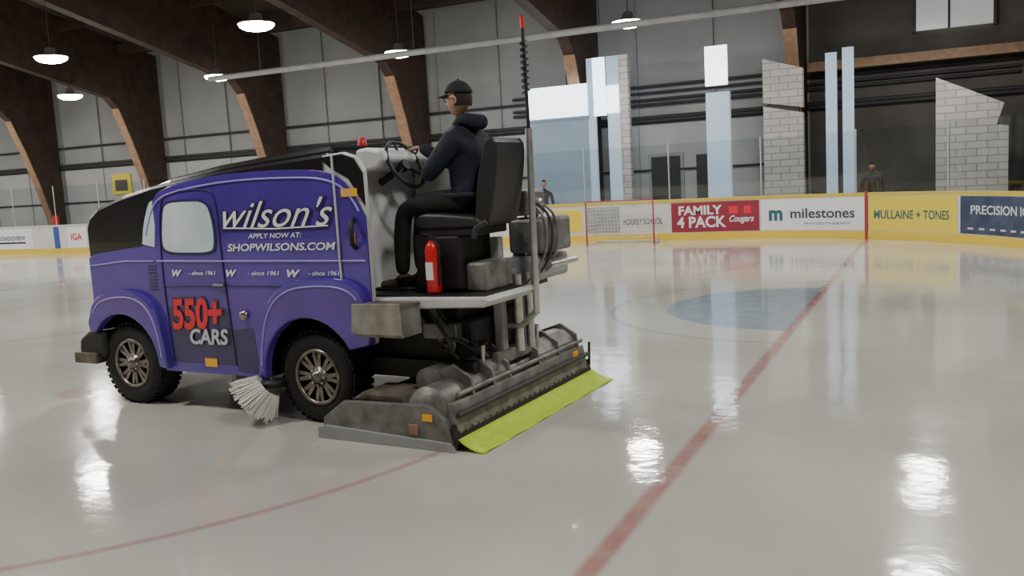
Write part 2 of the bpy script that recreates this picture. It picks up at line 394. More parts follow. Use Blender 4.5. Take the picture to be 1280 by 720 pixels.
for xx in(-.5,1.4):box('frame',xx-.04,xx+.04,26.75,26.9,5.15,6.55,DARK,wi)
po=empty('wall_poster');box('sheet',-31.3,-30.2,26.88,26.93,2.15,3.0,ADYEL,po);box('print',-31.1,-30.4,26.86,26.88,2.3,2.75,DWALL,po)

LAMPM=mat('lamp_housing',(.3,.3,.3),.4,.6)
GLOW=mat('lamp_lens',(.9,.9,.85),.3,emit=(1,.97,.90),estr=125)
for Y in(22.0,16.1,9.5,3.5):
    for i in range(8):
        X=-.2-6.75*i
        e=empty('ceiling_lamp',(X,Y,5.6))
        lathe('housing',[(0,.24),(.10,.24),(.13,.20),(.16,.06),(.40,.03),(.42,0),(.39,0)],LAMPM,parent=e,seg=28)
        lathe('lens',[(.39,.0),(.37,-.06),(.26,-.12),(.10,-.15),(0,-.155)],GLOW,parent=e,seg=28)
        tube('rod',[(0,0,.2),(0,0,1.6 if Y>20 or Y<5 else 3.0)],.012,DARK,e)
rail=empty('heater_rail')
tube('rail_tube',[(-18.9,20,5.2),(4,20,5.2)],.08,GREYP,rail)
for i in range(5):tube('hanger',[(-17+5*i,20,5.2),(-17+5*i,20,8.8)],.012,DARK,rail)
wd=bpy.data.worlds.new('w');S.world=wd;wd.use_nodes=True;wd.node_tree.nodes['Background'].inputs[0].default_value=(.6,.7,.85,1);wd.node_tree.nodes['Background'].inputs[1].default_value=.5

# ------------------------------------------------------------------ ice resurfacer
ROT=math.radians(176.7);OX,OY=-4.34,6.355
Z=empty('ice_resurfacer',(OX,OY,0),(0,0,ROT))
rarch=arc(0,.38,.47,150,-5,18)
farch=arc(2.17,.38,.45,180,38,16)
XR=-.28
a_c=math.degrees(math.acos(XR/.47))
shell=[(XR,.76)]+arc(0,.38,.47,a_c,-5,15)[1:]+[(1.70,.34)]+farch[1:]+[(2.58,.68),(2.60,1.0),(2.60,1.60),(2.55,1.70),(2.42,1.78),(2.08,1.87),(1.71,1.94),(1.02,2.02),(.62,2.05),(XR,2.105)]
prism('body_shell',shell,-.85,.85,BLACKG,Z,bev=.045)
chk=[(-.60,.66)]+arc(0,.38,.47,150,a_c,4)+[(XR+.06,.80),(XR+.06,2.085),(-.42,2.10),(-.54,2.06),(-.60,1.95)]
for y0,y1 in((.79,.85),(-.85,-.79)):prism('body_cheek',chk,y0,y1,WHITEP,Z,bev=.012)
lid=[(-.26,2.0),(2.0,1.8),(1.9,1.93),(1.6,2.0),(1.0,2.08),(.5,2.12),(-.20,2.165),(-.27,2.13)]
prism('tank_lid',lid,-.72,.72,BLACKG,Z,bev=.04)
roofc=[(2.585,1.33),(2.50,1.365),(2.1,1.405),(1.84,1.43)]+smoothpts([(1.84,1.43),(1.68,1.83),(1.50,1.93),(1.03,1.985),(.62,2.005),(.1,2.0),(-.25,1.975),(-.46,1.88),(-.605,1.62)],2)[1:]
van=[(-.605,.66)]+rarch+[(1.70,.335)]+farch[1:]+[(2.585,.66)]+roofc
backp=[(-.20,2.07),(-.42,2.085),(-.53,2.05),(-.60,1.94),(-.603,1.70),(-.47,1.90),(-.30,1.99)]
for sg,nm in((1,'left'),(-1,'right')):
    def yr(a,b):return (a,b) if sg>0 else (-b,-a)
    prism('van_panel_'+nm,van,*yr(.845,.862),PURPLE,Z,bev=.004)
    prism('black_quarter_'+nm,backp,*yr(.845,.857),BLACKG,Z)
    prism('door_lower_'+nm,[(1.60,.42),(1.62,.90),(.86,.90),(.83,.42)],*yr(.858,.8635),NAVYW,Z)
    prism('sill_lower_'+nm,[(.82,.37),(.85,.72),(.62,.75),(.57,.37)],*yr(.858,.8635),NAVYW,Z)
    ro=smoothpts([(.54,.36),(.52,.62),(.42,.96),(.20,1.13),(-.1,1.17),(-.42,1.16),(-.58,1.05),(-.62,.80)],2)
    rf=ro+[(-.60,.66)]+rarch
    prism('rear_fender_'+nm,rf,*yr(.855,.925),PURPLE,Z,bev=.03)
    fo=smoothpts([(1.62,.36),(1.64,.66),(1.74,.93),(1.95,1.05),(2.3,1.04),(2.52,.96),(2.62,.74)],2)
    ff=fo+[(2.60,.66)]+farch[::-1]
    prism('front_fender_'+nm,ff,*yr(.855,.925),PURPLE,Z,bev=.025)
    yy=.93*sg
    tube('fender_line_'+nm,[(x*.93,yy-.003*sg,.38+(z-.38)*.92) for x,z in ro[3:-6]],.007,PURPLE_L,Z)
    tube('fender_line_'+nm,[(2.15+(x-2.15)*.92,yy-.003*sg,.38+(z-.38)*.91) for x,z in fo[3:-4]],.007,PURPLE_L,Z)
    yy=.866*sg
    tube('roof_line_'+nm,[(x,yy,z-.06) for x,z in roofc[6:-3]],.008,PURPLE_L,Z)
    tube('belt_line_'+nm,[(1.68,yy,1.30),(1.0,yy,1.295),(-.58,yy,1.29)],.008,PURPLE_L,Z)
    tube('belt_line2_'+nm,[(1.64,yy,1.08),(.5,yy,1.09),(.28,yy,1.09)],.005,PURPLE_D,Z)
    tube('hood_line_'+nm,[(2.56,yy,1.26),(2.1,yy,1.30),(1.72,yy,1.30)],.006,PURPLE_L,Z)
    tube('door_seam_'+nm,smoothpts([(1.58,yy,.42),(1.63,yy,1.25),(1.58,yy,1.80),(1.45,yy,1.88),(1.0,yy,1.90),(.90,yy,1.82),(.90,yy,1.3),(.84,yy,.42)],2),.006,PURPLE_D,Z)
    for q in range(8):tube('louvre_'+nm,[(1.70,yy,1.26-.03*q),(1.80,yy,1.26-.03*q)],.005,PURPLE_D,Z)
    win=smoothpts([(1.28,1.795),(1.50,1.79),(1.545,1.70),(1.59,1.42),(1.50,1.375),(1.28,1.37)],2)+smoothpts([(1.28,1.37),(1.02,1.37),(.965,1.42),(.965,1.62),(1.02,1.79),(1.28,1.795)],2)[1:-1]
    big=[(1.275+(x-1.275)*1.08,1.585+(z-1.585)*1.10) for x,z in win]
    prism('window_surround_'+nm,big,*yr(.860,.868),PURPLE_D,Z)
    prism('window_panel_'+nm,win,*yr(.864,.872),WINP,Z)
    ws=smoothpts([(1.84,1.45),(1.80,1.62),(1.71,1.80),(1.665,1.82)],1)+[(1.66,1.6),(1.69,1.42)]
    prism('windshield_panel_'+nm,ws,*yr(.860,.868),WINP,Z)
    tube('door_handle_'+nm,[(1.0,.885*sg,1.10),(.88,.885*sg,1.10)],.012,CHROME,Z)
    tube('divider_'+nm,[(-.335,.868*sg,2.08),(-.345,.872*sg,1.10)],.009,TEXTS,Z)
def side_text(nm,body,xl,xr,z0,z1,m,bold=0,shear=0,slope=0,y=.870):
    def fn(tx,ty):
        x=xl+(xr-xl)*tx;return (x,y,z0+(z1-z0)*ty+slope*(tx))
    return textobj(nm,body,fn,m,Z,bold,shear)
side_text('lettering_name_shadow',"wilson's",.87,-.34,1.535,1.785,PURPLE_D,.05,.5,y=.868)
side_text('lettering_name',"wilson's",.84,-.31,1.56,1.78,TEXTW,.0,.5,y=.873)
tube('lettering_swash',[(.84,.872,1.565),(.3,.872,1.548),(-.25,.872,1.56)],.006,TEXTW,Z)
side_text('lettering_apply',"APPLY NOW AT:",.58,0.02,1.475,1.515,TEXTW,.01,.2)
side_text('lettering_web',"SHOPWILSONS.COM",.82,-.31,1.375,1.435,TEXTW,.02,.2)
for a,b_ in((1.50,1.38),(.86,.74),(.20,.06)):side_text('lettering_w',"W",a,b_,1.165,1.225,TEXTW,.05,.3)
for a,b_ in((1.30,.98),(.62,.28),(-.02,-.33)):side_text('lettering_since',"- since 1961",a,b_,1.18,1.215,TEXTW,.01,.3)
side_text('lettering_550_shadow',"550+",1.57,.93,.69,.985,TXD,.06,.1,.03,.868)
side_text('lettering_550',"550+",1.55,.95,.70,.97,RED,.035,.1,.03,.874)
side_text('lettering_cars_shadow',"CARS",1.37,.88,.575,.73,TXD,.07,.15,.01,.869)
side_text('lettering_cars',"CARS",1.35,.90,.585,.72,TEXTS,.03,.15,.01,.876)
for x0,x1,z0,z1 in((1.20,1.06,.40,.47),(-.40,-.55,1.77,1.83),(-.45,-.5,1.42,1.5)):
    box('sticker',x1,x0,.866,.872,z0,z1,ORANGE,Z)
tube('grab_handle',[(-.5,.87,1.60),(-.52,.93,1.57),(-.52,.93,1.42),(-.5,.87,1.39)],.02,BLACK,Z)
lathe('filler_cap',[(.0,.03),(.035,.03),(.04,.0)],CHROME,(.70,.866,.85),'y',16,Z)
prism('front_bumper',[(2.45,.42),(2.78,.40),(2.82,.47),(2.80,.58),(2.66,.66),(2.45,.66)],-.9,.9,BLACK,Z,bev=.03)
box('bumper_step',2.55,2.86,.70,.93,.36,.46,DECK,Z,bev=.01)
box('grille',2.58,2.64,-.45,.45,.75,1.35,CHROME,Z,bev=.03)
for y in(-.62,.62):lathe('head_lamp',[(.0,.10),(.08,.08),(.11,.03),(.11,0)],CHROME,(2.58,y,1.15),'x',24,Z)
box('chassis',-1.25,2.3,-.50,.50,.34,.80,BLACK,Z,bev=.02)
box('chassis_rail',-1.3,1.6,.50,.60,.36,.50,DARK,Z)
def wheel(nm,cx,cy,sg):
    w=empty(nm,(cx,cy,.37));w.parent=Z
    prof=[(.222,-.12),(.26,-.135),(.335,-.13),(.362,-.105),(.37,-.05),(.37,.05),(.362,.105),(.335,.13),(.26,.135),(.222,.12)]
    lathe('tyre',prof,RUBBER,(0,0,0),'y',48,w)
    lathe('rim_barrel',[(.225,-.12*sg),(.23,.12*sg),(.215,.125*sg),(.21,.08*sg),(.20,.04*sg),(.0,.03*sg)],BLACK,(0,0,0),'y',40,w)
    lathe('rim_lip',[(.225,.125*sg),(.214,.137*sg),(.196,.125*sg),(.196,.09*sg),(.225,.10*sg)],RIM,(0,0,0),'y',40,w)
    lathe('hub',[(.0,.15*sg),(.04,.15*sg),(.05,.12*sg),(.085,.105*sg),(.09,.06*sg),(.09,.03*sg)],RIM,(0,0,0),'y',24,w)
    vs=[];fs=[]
    for i in range(8):
        for d in(-.11,.11):
            a=2*math.pi*i/8+d*1.2;b_=2*math.pi*i/8+d*1.3
            p0=Vector((.07*math.cos(a),0,.07*math.sin(a)));p1=Vector((.205*math.cos(b_),0,.205*math.sin(b_)))
            dr=(p1-p0).normalized();sd=Vector((-dr.z,0,dr.x))*.016
            k=len(vs)
            for p,yy in((p0,.105),(p1,.115)):
                for s_ in(-1,1):
                    vs.append(p+sd*s_+Vector((0,yy*sg,0)));vs.append(p+sd*s_+Vector((0,(yy-.05)*sg,0)))
            fs+=[(k,k+2,k+6,k+4),(k+1,k+5,k+7,k+3),(k,k+4,k+5,k+1),(k+2,k+3,k+7,k+6),(k,k+1,k+3,k+2),(k+4,k+6,k+7,k+5)]
    meshobj('spokes',vs,fs,RIM,w)
    for i in range(8):
        a=2*math.pi*i/8
        tube('lug',[(.065*math.cos(a),.105*sg,.065*math.sin(a)),(.065*math.cos(a),.13*sg,.065*math.sin(a))],.009,STEEL,w)
    vs=[];fs=[]
    for i in range(40):
        for row,(ya,yb) in enumerate(((-.12,-.02),(.02,.12))):
            a=2*math.pi*(i+.5*row)/40
            k=len(vs)
            for da in(-.05,.05):
                for r in(.36,.374):
                    for y in(ya,yb):vs.append((r*math.cos(a+da),y,r*math.sin(a+da)))
            fs+=[(k,k+1,k+3,k+2),(k+4,k+6,k+7,k+5),(k,k+2,k+6,k+4),(k+1,k+5,k+7,k+3),(k+2,k+3,k+7,k+6)]
    meshobj('tread',vs,fs,RUBBER,w)
wheel('wheel_rear_left',0,.72,1);wheel('wheel_front_left',2.17,.72,1)
wheel('wheel_rear_right',0,-.72,-1);wheel('wheel_front_right',2.17,-.72,-1)
tube('axle',[(0,-.65,.37),(0,.65,.37)],.06,DARK,Z);tube('axle',[(2.17,-.65,.37),(2.17,.65,.37)],.06,DARK,Z)
def bristles(nm,c,axis,r0,r1,length,nb,parent):
    ax=Vector(axis).normalized();u=ax.orthogonal().normalized();v=ax.cross(u);vs=[];fs=[]
    for i in range(nb):
        a=random.random()*2*math.pi;q=math.sqrt(random.random())
        base=Vector(c)+(u*math.cos(a)+v*math.sin(a))*r0*q
        L=length*(.85+.3*random.random())
        tip=Vector(c)+(u*math.cos(a+.1)+v*math.sin(a+.1))*r1*q*(.9+.2*random.random())+ax*L
        tip.z=max(tip.z,.012)
        d=(tip-base).normalized();s1_=d.orthogonal().normalized()*.007;s2_=d.cross(s1_).normalized()*.007
        k=len(vs);vs+=[base+s1_,base-s1_*.5+s2_*.87,base-s1_*.5-s2_*.87,tip+s1_,tip-s1_*.5+s2_*.87,tip-s1_*.5-s2_*.87]
        fs+=[(k,k+1,k+4,k+3),(k+1,k+2,k+5,k+4),(k+2,k,k+3,k+5),(k+3,k+4,k+5)]
    return meshobj(nm,vs,fs,BRISTLE,parent)
bristles('board_brush_bristles',(.45,.93,.29),(.55,.35,-.62),.12,.22,.18,1100,Z)
lathe('board_brush_hub',[(.0,.05),(.09,.05),(.11,0),(.0,0)],BLACK,(.41,.91,.29),'z',20,Z)
tube('board_brush_arm',[(.41,.91,.32),(.50,.85,.36),(.62,.6,.42)],.022,DARK,Z,soft=True)
# operator area
box('footwell_wall',-.36,-.27,-.79,.79,.95,2.08,WHITEP,Z,bev=.02)
prism('instrument_shelf',[(-.36,1.94),(-.36,2.12),(-.46,2.13),(-.60,2.10),(-.63,2.03),(-.55,1.96)],-.79,.62,WHITEP,Z,bev=.025)
prism('dashboard',[(-.36,1.50),(-.36,2.12),(-.90,2.11),(-.93,2.02),(-.86,1.86),(-.66,1.6)],-.79,-.12,WHITEP,Z,bev=.03)
box('gauge_panel',-.86,-.70,-.50,-.20,2.11,2.15,BLACK,Z,bev=.01)
for i in range(4):tube('control_lever',[(-.80,-.14,1.90+.05*i-.1),(-.92,-.10,1.92+.05*i-.1)],.010,BLACK,Z)
box('beacon_base',-.03,.07,-.02,.08,2.12,2.17,BLACK,Z);lathe('beacon',[(.04,0),(.038,.05),(.018,.08),(0,.08)],REDM,(.02,.03,2.17),'z',16,Z)
prism('platform',[(-.34,.94),(-.34,1.0),(-1.55,1.02),(-1.60,1.0),(-1.55,.95),(-1.0,.93)],.10,.785,WHITEP,Z,bev=.012)
prism('platform_edge',[(-.60,.94),(-.60,1.0),(-1.55,1.02),(-1.60,1.0),(-1.55,.95),(-1.0,.93)],.77,.82,WHITEP,Z,bev=.012)
box('platform_mat',-1.52,-.37,.12,.75,1.0,1.022,BLACK,Z)
box('platform_far',-1.25,-.34,-.79,.10,.93,1.0,BLACK,Z)
SO=-.15
prism('boarding_step',[(-.46+SO,.76),(-.48+SO,.99),(-.50+SO,.99),(-.52+SO,.80),(-.84+SO,.80),(-.86+SO,.99),(-.87+SO,.76)],.83,1.08,GALV,Z)
STEP=mat('step_plate',(.36,.34,.31),.5,.3,.35,9,bump=.3,bscale=50)
prism('step_face',[(-.43+SO,.78),(-.45+SO,1.0),(-.87+SO,1.01),(-.88+SO,.78)],1.08,1.095,STEP,Z,bev=.005)
box('step_tread',-.87+SO,-.47+SO,.83,1.08,.965,.985,DECK,Z)
# steering wheel
tl=math.radians(28)
SWC=Vector((-.64,.36,1.99))
eu=Vector((math.sin(tl),0,math.cos(tl)));ey=Vector((0,1,0));nn=Vector((-math.cos(tl),0,math.sin(tl)))
SR=.20
rimp=lambda th:SWC+ey*(SR*math.cos(math.radians(th)))+eu*(SR*math.sin(math.radians(th)))
tube('steering_rim',[rimp(i*10) for i in range(36)],.016,BLACK,Z,cyc=True)
for th in(90,210,330):tube('steering_spoke',[SWC-nn*.02,rimp(th)],.012,BLACK,Z)
tube('steering_hub',[SWC-nn*.05,SWC+nn*.01],.045,BLACK,Z)
tube('steering_column',[SWC-nn*.03,SWC-nn*.28],.028,BLACK,Z)
# seat
box('seat_pedestal',-1.24,-.82,.12,.58,1.02,1.46,BLACK,Z,bev=.035)
box('seat_slide',-1.38,-.88,.12,.58,1.44,1.50,BLACK,Z,bev=.01)
box('seat_side_box',-1.42,-1.24,.14,.54,1.02,1.24,GALV,Z,bev=.02)
prism('seat_cushion',smoothpts([(-1.44,1.50),(-.90,1.48),(-.84,1.53),(-.86,1.60),(-.98,1.62),(-1.40,1.58)],1),.10,.60,SEAT,Z,bev=.04,seg=4)
prism('seat_back',smoothpts([(-1.36,1.52),(-1.39,1.8),(-1.46,2.06),(-1.50,2.14),(-1.57,2.13),(-1.58,2.0),(-1.53,1.7),(-1.48,1.52)],1),.13,.57,SEAT,Z,bev=.055,seg=5)
tube('arm_rest',[(-1.48,.07,1.80),(-1.20,.07,1.80)],.028,SEAT,Z)
tube('seat_belt_bracket',[(-1.48,.60,1.54),(-1.40,.62,1.50),(-1.38,.62,1.42)],.02,DARK,Z)
# pole & rear equipment
tube('rear_pole',[(-1.60,0.12,.80),(-1.60,0.10,2.20)],.026,STEEL,Z)
tube('rear_pole_foot',[(-1.60,0.12,.82),(-1.45,0.10,.70),(-1.32,.10,.70)],.026,STEEL,Z)
tube('rear_pole_upper',[(-1.60,.10,2.20),(-1.58,.08,2.98)],.014,BLACK,Z)
hel=[(-1.59+.028*math.cos(i*.9),.09+.028*math.sin(i*.9),2.46+i*.0065) for i in range(60)]
tube('coil_spring',hel,.006,DARK,Z)
tube('whip_tip',[(-1.58,.08,2.94),(-1.58,.08,3.03)],.016,REDM,Z)
box('hydraulic_tank',-1.58,-1.26,-.62,-.10,1.24,1.52,GALV,Z,bev=.03)
box('hydraulic_tank_lower',-1.52,-1.24,-.68,-.08,1.02,1.22,GREYP,Z,bev=.04)
box('control_box',-1.46,-1.26,-.40,-.08,1.54,1.74,GALV,Z,bev=.02)
lathe('gauge',[(0,.02),(.05,.02),(.055,0)],STEEL,(-1.46,-.25,1.63),'y',18,Z)
for i in range(3):tube('hose',[(-1.40,-.15-.1*i,1.52),(-1.48,-.10-.08*i,1.66),(-1.61,-.12-.1*i,1.50),(-1.59,-.1-.1*i,1.2),(-1.45,-.1*i,1.0)],.011,DARK if i%2 else GALV,Z,soft=True)
tube('tank_pipe',[(-1.62,-.6,1.15),(-1.62,-.1,1.15)],.025,STEEL,Z)
# lift frame
for y in(.16,-.20):
    box('lift_post',-1.34,-1.26,y-.04,y+.04,.42,1.40,GREYP,Z,bev=.01)
    tube('lift_cylinder',[(-1.42,y*.5,.5),(-1.42,y*.5,1.1)],.035,STEEL,Z)
box('lift_cross',-1.36,-1.24,-.35,.32,.42,.52,GALV,Z,bev=.01)
box('lift_cross_top',-1.34,-1.26,-.28,.24,1.05,1.13,GREYP,Z,bev=.01)
tube('lift_link',[(-.6,.3,.62),(-1.3,.3,.50)],.03,DARK,Z);tube('lift_link',[(-.6,-.3,.62),(-1.3,-.3,.50)],.03,DARK,Z)
tube('lift_link',[(-.85,.45,.90),(-1.15,.40,.40)],.025,STEEL,Z);tube('lift_link',[(-.75,.55,.88),(-1.2,.50,.42)],.02,GALV,Z)
for i in range(14):
    y=-.5+.09*i
    tube('hydraulic_hose',[(-.7-.02*i,y,.91),(-.85-.03*i,y+.06,.62),(-1.0,y-.05,.55+.04*(i%3)),(-1.15,y,.72),(-1.28,y*.6,.50)],.015,DARK if i%3 else GALV,Z,soft=True)
box('engine_block',-1.12,-.62,-.45,.45,.50,.92,BLACK,Z,bev=.03)
box('valve_block',-1.15,-.85,.42,.58,.66,.78,GALV,Z,bev=.01)
# conditioner
cp=[(-.30,.0),(-.30,.15),(-.50,.29),(-1.25,.31),(-1.38,.22),(-1.46,.02),(-1.40,.0)]
for y0,y1 in((1.10,1.15),(-1.15,-1.10)):
    prism('conditioner_side',cp,y0,y1,GALV,Z,bev=.008)
prism('conditioner_runner',[(-.27,.0),(-.27,.08),(-.34,.10),(-1.42,.06),(-1.47,.0)],1.15,1.18,GREYP,Z)
prism('conditioner_deck',[(-.34,.13),(-.50,.27),(-1.16,.285),(-1.16,.25),(-.52,.24),(-.36,.10)],-1.1,1.1,DECK,Z)
lathe('auger_housing',[(.17,-1.09),(.17,1.09)],GALV,(-1.22,0,.26),'y',32,Z)
lathe('auger_cap',[(.0,1.09),(.17,1.09),(.17,1.10),(0,1.10)],GALV,(-1.22,0,.26),'y',32,Z)
prism('blade_beam',[(-1.33,.10),(-1.36,.32),(-1.42,.32),(-1.46,.10)],-1.1,1.1,GALV,Z,bev=.01)
prism('squeegee_rubber',[(-1.44,.05),(-1.425,.18),(-1.44,.18),(-1.475,.05)],-1.15,1.15,BLACK,Z)
tube('water_pipe',[(-1.46,-1.1,.24),(-1.46,1.1,.24)],.02,DARK,Z)
tube('tow_bar',[(-1.40,-1.1,.36),(-1.40,1.0,.36)],.018,GALV,Z)
for i in range(26):tube('bolt',[(-1.455,-1.1+.088*i,.13),(-1.475,-1.1+.088*i,.13)],.008,CHROME,Z,res=4)
for y in(-1.0,-.62,-.25,.25,.50,.80):
    prism('deck_bracket',[(-.95,.28),(-1.05,.46),(-1.25,.53),(-1.40,.44),(-1.43,.25)],y-.015,y+.015,GALV,Z,bev=.004)
for ya,yb in((-1.0,-.62),(-.62,-.28),(.25,.50)):
    prism('bracket_shroud',smoothpts([(-1.02,.38),(-1.08,.45),(-1.25,.50),(-1.38,.42),(-1.41,.30)],1)+[(-1.39,.29),(-1.25,.46)],ya,yb,GALV,Z)
lathe('cross_drum',[(.10,.3),(.10,.85)],GALV,(-1.05,0,.40),'y',24,Z);lathe('drum_end',[(.0,.85),(.10,.85)],GALV,(-1.05,0,.40),'y',24,Z)
for y in(.45,-.45):tube('adjust_screw',[(-1.28,y,.38),(-1.30,y,.62)],.018,STEEL,Z)
lathe('adjust_knob',[(0,.03),(.035,.03),(.035,0),(0,0)],BLACK,(-1.30,.45,.61),'z',14,Z)
tube('chain_post',[(-1.2,.30,.5),(-1.2,.30,.68)],.04,GALV,Z)
prism('mud_guard',[(-.48,.27),(-.60,.34),(-.95,.34),(-1.0,.27)],.70,1.05,DECK,Z,bev=.02)
box('label_plate',-1.28,-1.20,1.152,1.158,.20,.25,ORANGE,Z);box('label_plate',-1.435,-1.425,-.95,-.85,.25,.30,ORANGE,Z)
box('latch',-1.16,-1.08,1.15,1.165,.09,.17,TAN,Z,bev=.01)
tube('side_marker',[(-1.45,-1.14,.08),(-1.46,-1.14,.34)],.012,DARK,Z)
vs=[];fs=[];nx,ny=6,40
for j in range(ny+1):
    for i in range(nx+1):
        f=i/nx;y=1.13-2.30*j/ny
        vs.append((-1.47-.20*f,y,.075*(1-f)**2+.006+.005*math.sin(j*.9)*f+.004))
for j in range(ny):
    for i in range(nx):
        a=j*(nx+1)+i;fs.append((a,a+1,a+nx+2,a+nx+1))
o=meshobj('water_towel',vs,fs,LIME,Z,sm=True);sm_=o.modifiers.new('s','SOLIDIFY');sm_.thickness=.008

FE=empty('fire_extinguisher',(OX,OY,0),(0,0,ROT))
fx,fy=-1.04,.66
lathe('cylinder',[(0,0),(.05,0),(.055,.02),(.055,.32),(.045,.36),(.02,.39),(0,.39)],REDM,(fx,fy,1.025),'z',24,FE)
box('label',fx-.03,fx+.03,fy+.05,fy+.058,1.13,1.26,TEXTW,FE)
tube('valve',[(fx,fy,1.40),(fx,fy,1.45)],.016,BLACK,FE);tube('lever',[(fx-.02,fy,1.44),(fx+.07,fy+.01,1.47)],.009,BLACK,FE)
tube('hose',[(fx,fy,1.43),(fx-.07,fy+.01,1.38),(fx-.065,fy+.02,1.23),(fx-.06,fy+.02,1.10)],.010,BLACK,FE,soft=True)

# ------------------------------------------------------------------ people
def hand(nm,wrist,target,up,m,parent,side=1,grip=.9):
    w_=Vector(wrist);d=(Vector(target)-w_).normalized();u=Vector(up);u=(u-d*u.dot(d)).normalized();l=d.cross(u).normalized()*side
    V=[];E=[];Rr=[]
    def add(p,r,par=None):
        V.append(p);Rr.append(r);i=len(V)-1
        if par is not None:E.append((par,i))
        return i
    root=add(w_,(.026,.020));mid=add(w_+d*.045,(.036,.017),root);pal=add(w_+d*.08,(.038,.015),mid)
    skinmesh(nm+'_palm',V,E,Rr,0,m,parent,2)
    for k,(off,Ls) in enumerate(((.030,(.034,.024,.018)),(.010,(.038,.027,.020)),(-.010,(.035,.025,.019)),(-.029,(.027,.019,.016)))):
        V=[];E=[];Rr=[];p=w_+d*.065+l*off*.8;add(p,.009);ang=.25;
        p=w_+d*.088+l*off;i=add(p,.0095,0)
        for L_,r in zip(Ls,(.009,.0085,.0075)):
            ang+=grip*.62;dd=d*math.cos(ang)-u*math.sin(ang);p=p+dd*L_;i=add(p,r,i)
        skinmesh(nm+'_finger',V,E,Rr,0,m,parent,1)
    V=[];E=[];Rr=[];add(w_+d*.02+l*.012,.012);p=w_+d*.035+l*.035-u*.008;i=add(p,.012,0)
    p=p+(d*.7+l*.45-u*.45).normalized()*.032;i=add(p,.010,i);p=p+(d*.75-u*.65-l*.1).normalized()*.026;add(p,.008,i)
    skinmesh(nm+'_thumb',V,E,Rr,0,m,parent,1)
LIPS=mat('lips',(.35,.12,.10),.5)
def head(c,parent,yaw=0,cap=True,glasses=True,hairm=HAIR):
    e=empty('head',c,(0,0,yaw));e.parent=parent
    bm=bmesh.new();bmesh.ops.create_uvsphere(bm,u_segments=40,v_segments=28,radius=1)
    for v in bm.verts:
        x,y,z=v.co
        w=.076;d=.096;h=.118
        if z<-.1: k=1-.38*min(1,(-z-.1)/.9)**1.1;y*=k; x=x*(1-.12*(-z)) + (.10*(-z) if x>0 else .22*(-z))
        X,Yy,Zz=x*d,y*w,z*h
        if x>.2:
            fr=math.exp(-(y/.22)**2)
            X+= .026*fr*math.exp(-((z+.12)/.17)**2)
            X+= .010*fr*math.exp(-((z-.10)/.20)**2)
            X+= .008*math.exp(-(y/.38)**2)*math.exp(-((z+.46)/.10)**2)
            X+= .010*math.exp(-(y/.35)**2)*math.exp(-((z+.82)/.16)**2)
            for sy in(-.42,.42):
                X-= .010*math.exp(-((y-sy)/.2)**2)*math.exp(-((z-.08)/.13)**2)
            X+= .005*math.exp(-((z-.28)/.1)**2)
        v.co=(X,Yy,Zz)
    me=bpy.data.meshes.new('face');bm.to_mesh(me);bm.free();me.materials.append(SKIN);o=bpy.data.objects.new('face',me);link(o,e);smooth(o)
    for sy in(-1,1):
        lathe('eye',[(0,.012),(.008,.009),(.012,0),(.008,-.009),(0,-.012)],EYE,(.074,sy*.031,.010),'z',14,e)
        lathe('iris',[(0,.0055),(.004,.004),(.0055,0),(0,-.0055)],BLACK,(.083,sy*.031,.010),'z',10,e)
        tube('brow',[(.092,sy*.015,.032),(.088,sy*.035,.036),(.074,sy*.052,.030)],.004,hairm,e)
        V=[(-.0,sy*.074,.0),(-.008,sy*.082,.022),(-.022,sy*.086,.012),(-.018,sy*.080,-.018),(-.002,sy*.074,-.030)]
        skinmesh('ear',V,[(0,1),(1,2),(2,3),(3,4),(4,0)],[.008]*5,0,SKIN,e,1)
        if glasses:
            tube('glasses_rim',[(.098,sy*(.032+.022*math.cos(a*.52)),.010+.016*math.sin(a*.52)) for a in range(12)],.003,BLACK,e,cyc=True)
            tube('glasses_temple',[(.097,sy*.054,.014),(.05,sy*.080,.016),(-.01,sy*.084,.010)],.0035,BLACK,e)
    tube('mouth',[(.094,-.022,-.055),(.101,0,-.053),(.094,.022,-.055)],.003,LIPS,e)
    bm=bmesh.new();bmesh.ops.create_uvsphere(bm,u_segments=32,v_segments=24,radius=1)
    dl=[v for v in bm.verts if (v.co.x>.15 and v.co.z<.45) or v.co.z<-.45]
    bmesh.ops.delete(bm,geom=dl,context='VERTS')
    for v in bm.verts:v.co=(v.co.x*.102-.004,v.co.y*.081,v.co.z*.124+.002)
    me=bpy.data.meshes.new('hair');bm.to_mesh(me);bm.free();me.materials.append(hairm);o=bpy.data.objects.new('hair',me);link(o,e);smooth(o)
    if cap:
        bm=bmesh.new();bmesh.ops.create_uvsphere(bm,u_segments=36,v_segments=24,radius=1)
        bmesh.ops.delete(bm,geom=[v for v in bm.verts if v.co.z<.22],context='VERTS')
        for v in bm.verts:v.co=(v.co.x*.116,v.co.y*.094,v.co.z*.126+.022+ .006*v.co.x)
        me=bpy.data.meshes.new('cap_crown');bm.to_mesh(me);bm.free();me.materials.append(CAP);o=bpy.data.objects.new('cap_crown',me);link(o,e);smooth(o)
        s_=o.modifiers.new('s','SOLIDIFY');s_.thickness=.004
        vs=[];fs=[];N_=16
        for j in range(4):
            f=j/3
            for i in range(N_+1):
                a=math.radians(-68+136*i/N_)
                vs.append((.104*math.cos(a)+f*.075*math.cos(a)**.6,.088*math.sin(a)*(1-.10*f),.050-.014*f-.012*math.sin(a)**2*f))
        for j in range(3):
            for i in range(N_):
                a=j*(N_+1)+i;fs.append((a,a+1,a+N_+2,a+N_+1))
        o=meshobj('cap_brim',vs,fs,CAP,e,sm=True);s_=o.modifiers.new('s','SOLIDIFY');s_.thickness=.006
        lathe('cap_button',[(0,.01),(.008,.006),(.01,0)],CAP,(0,0,.148),'z',10,e)
    return e

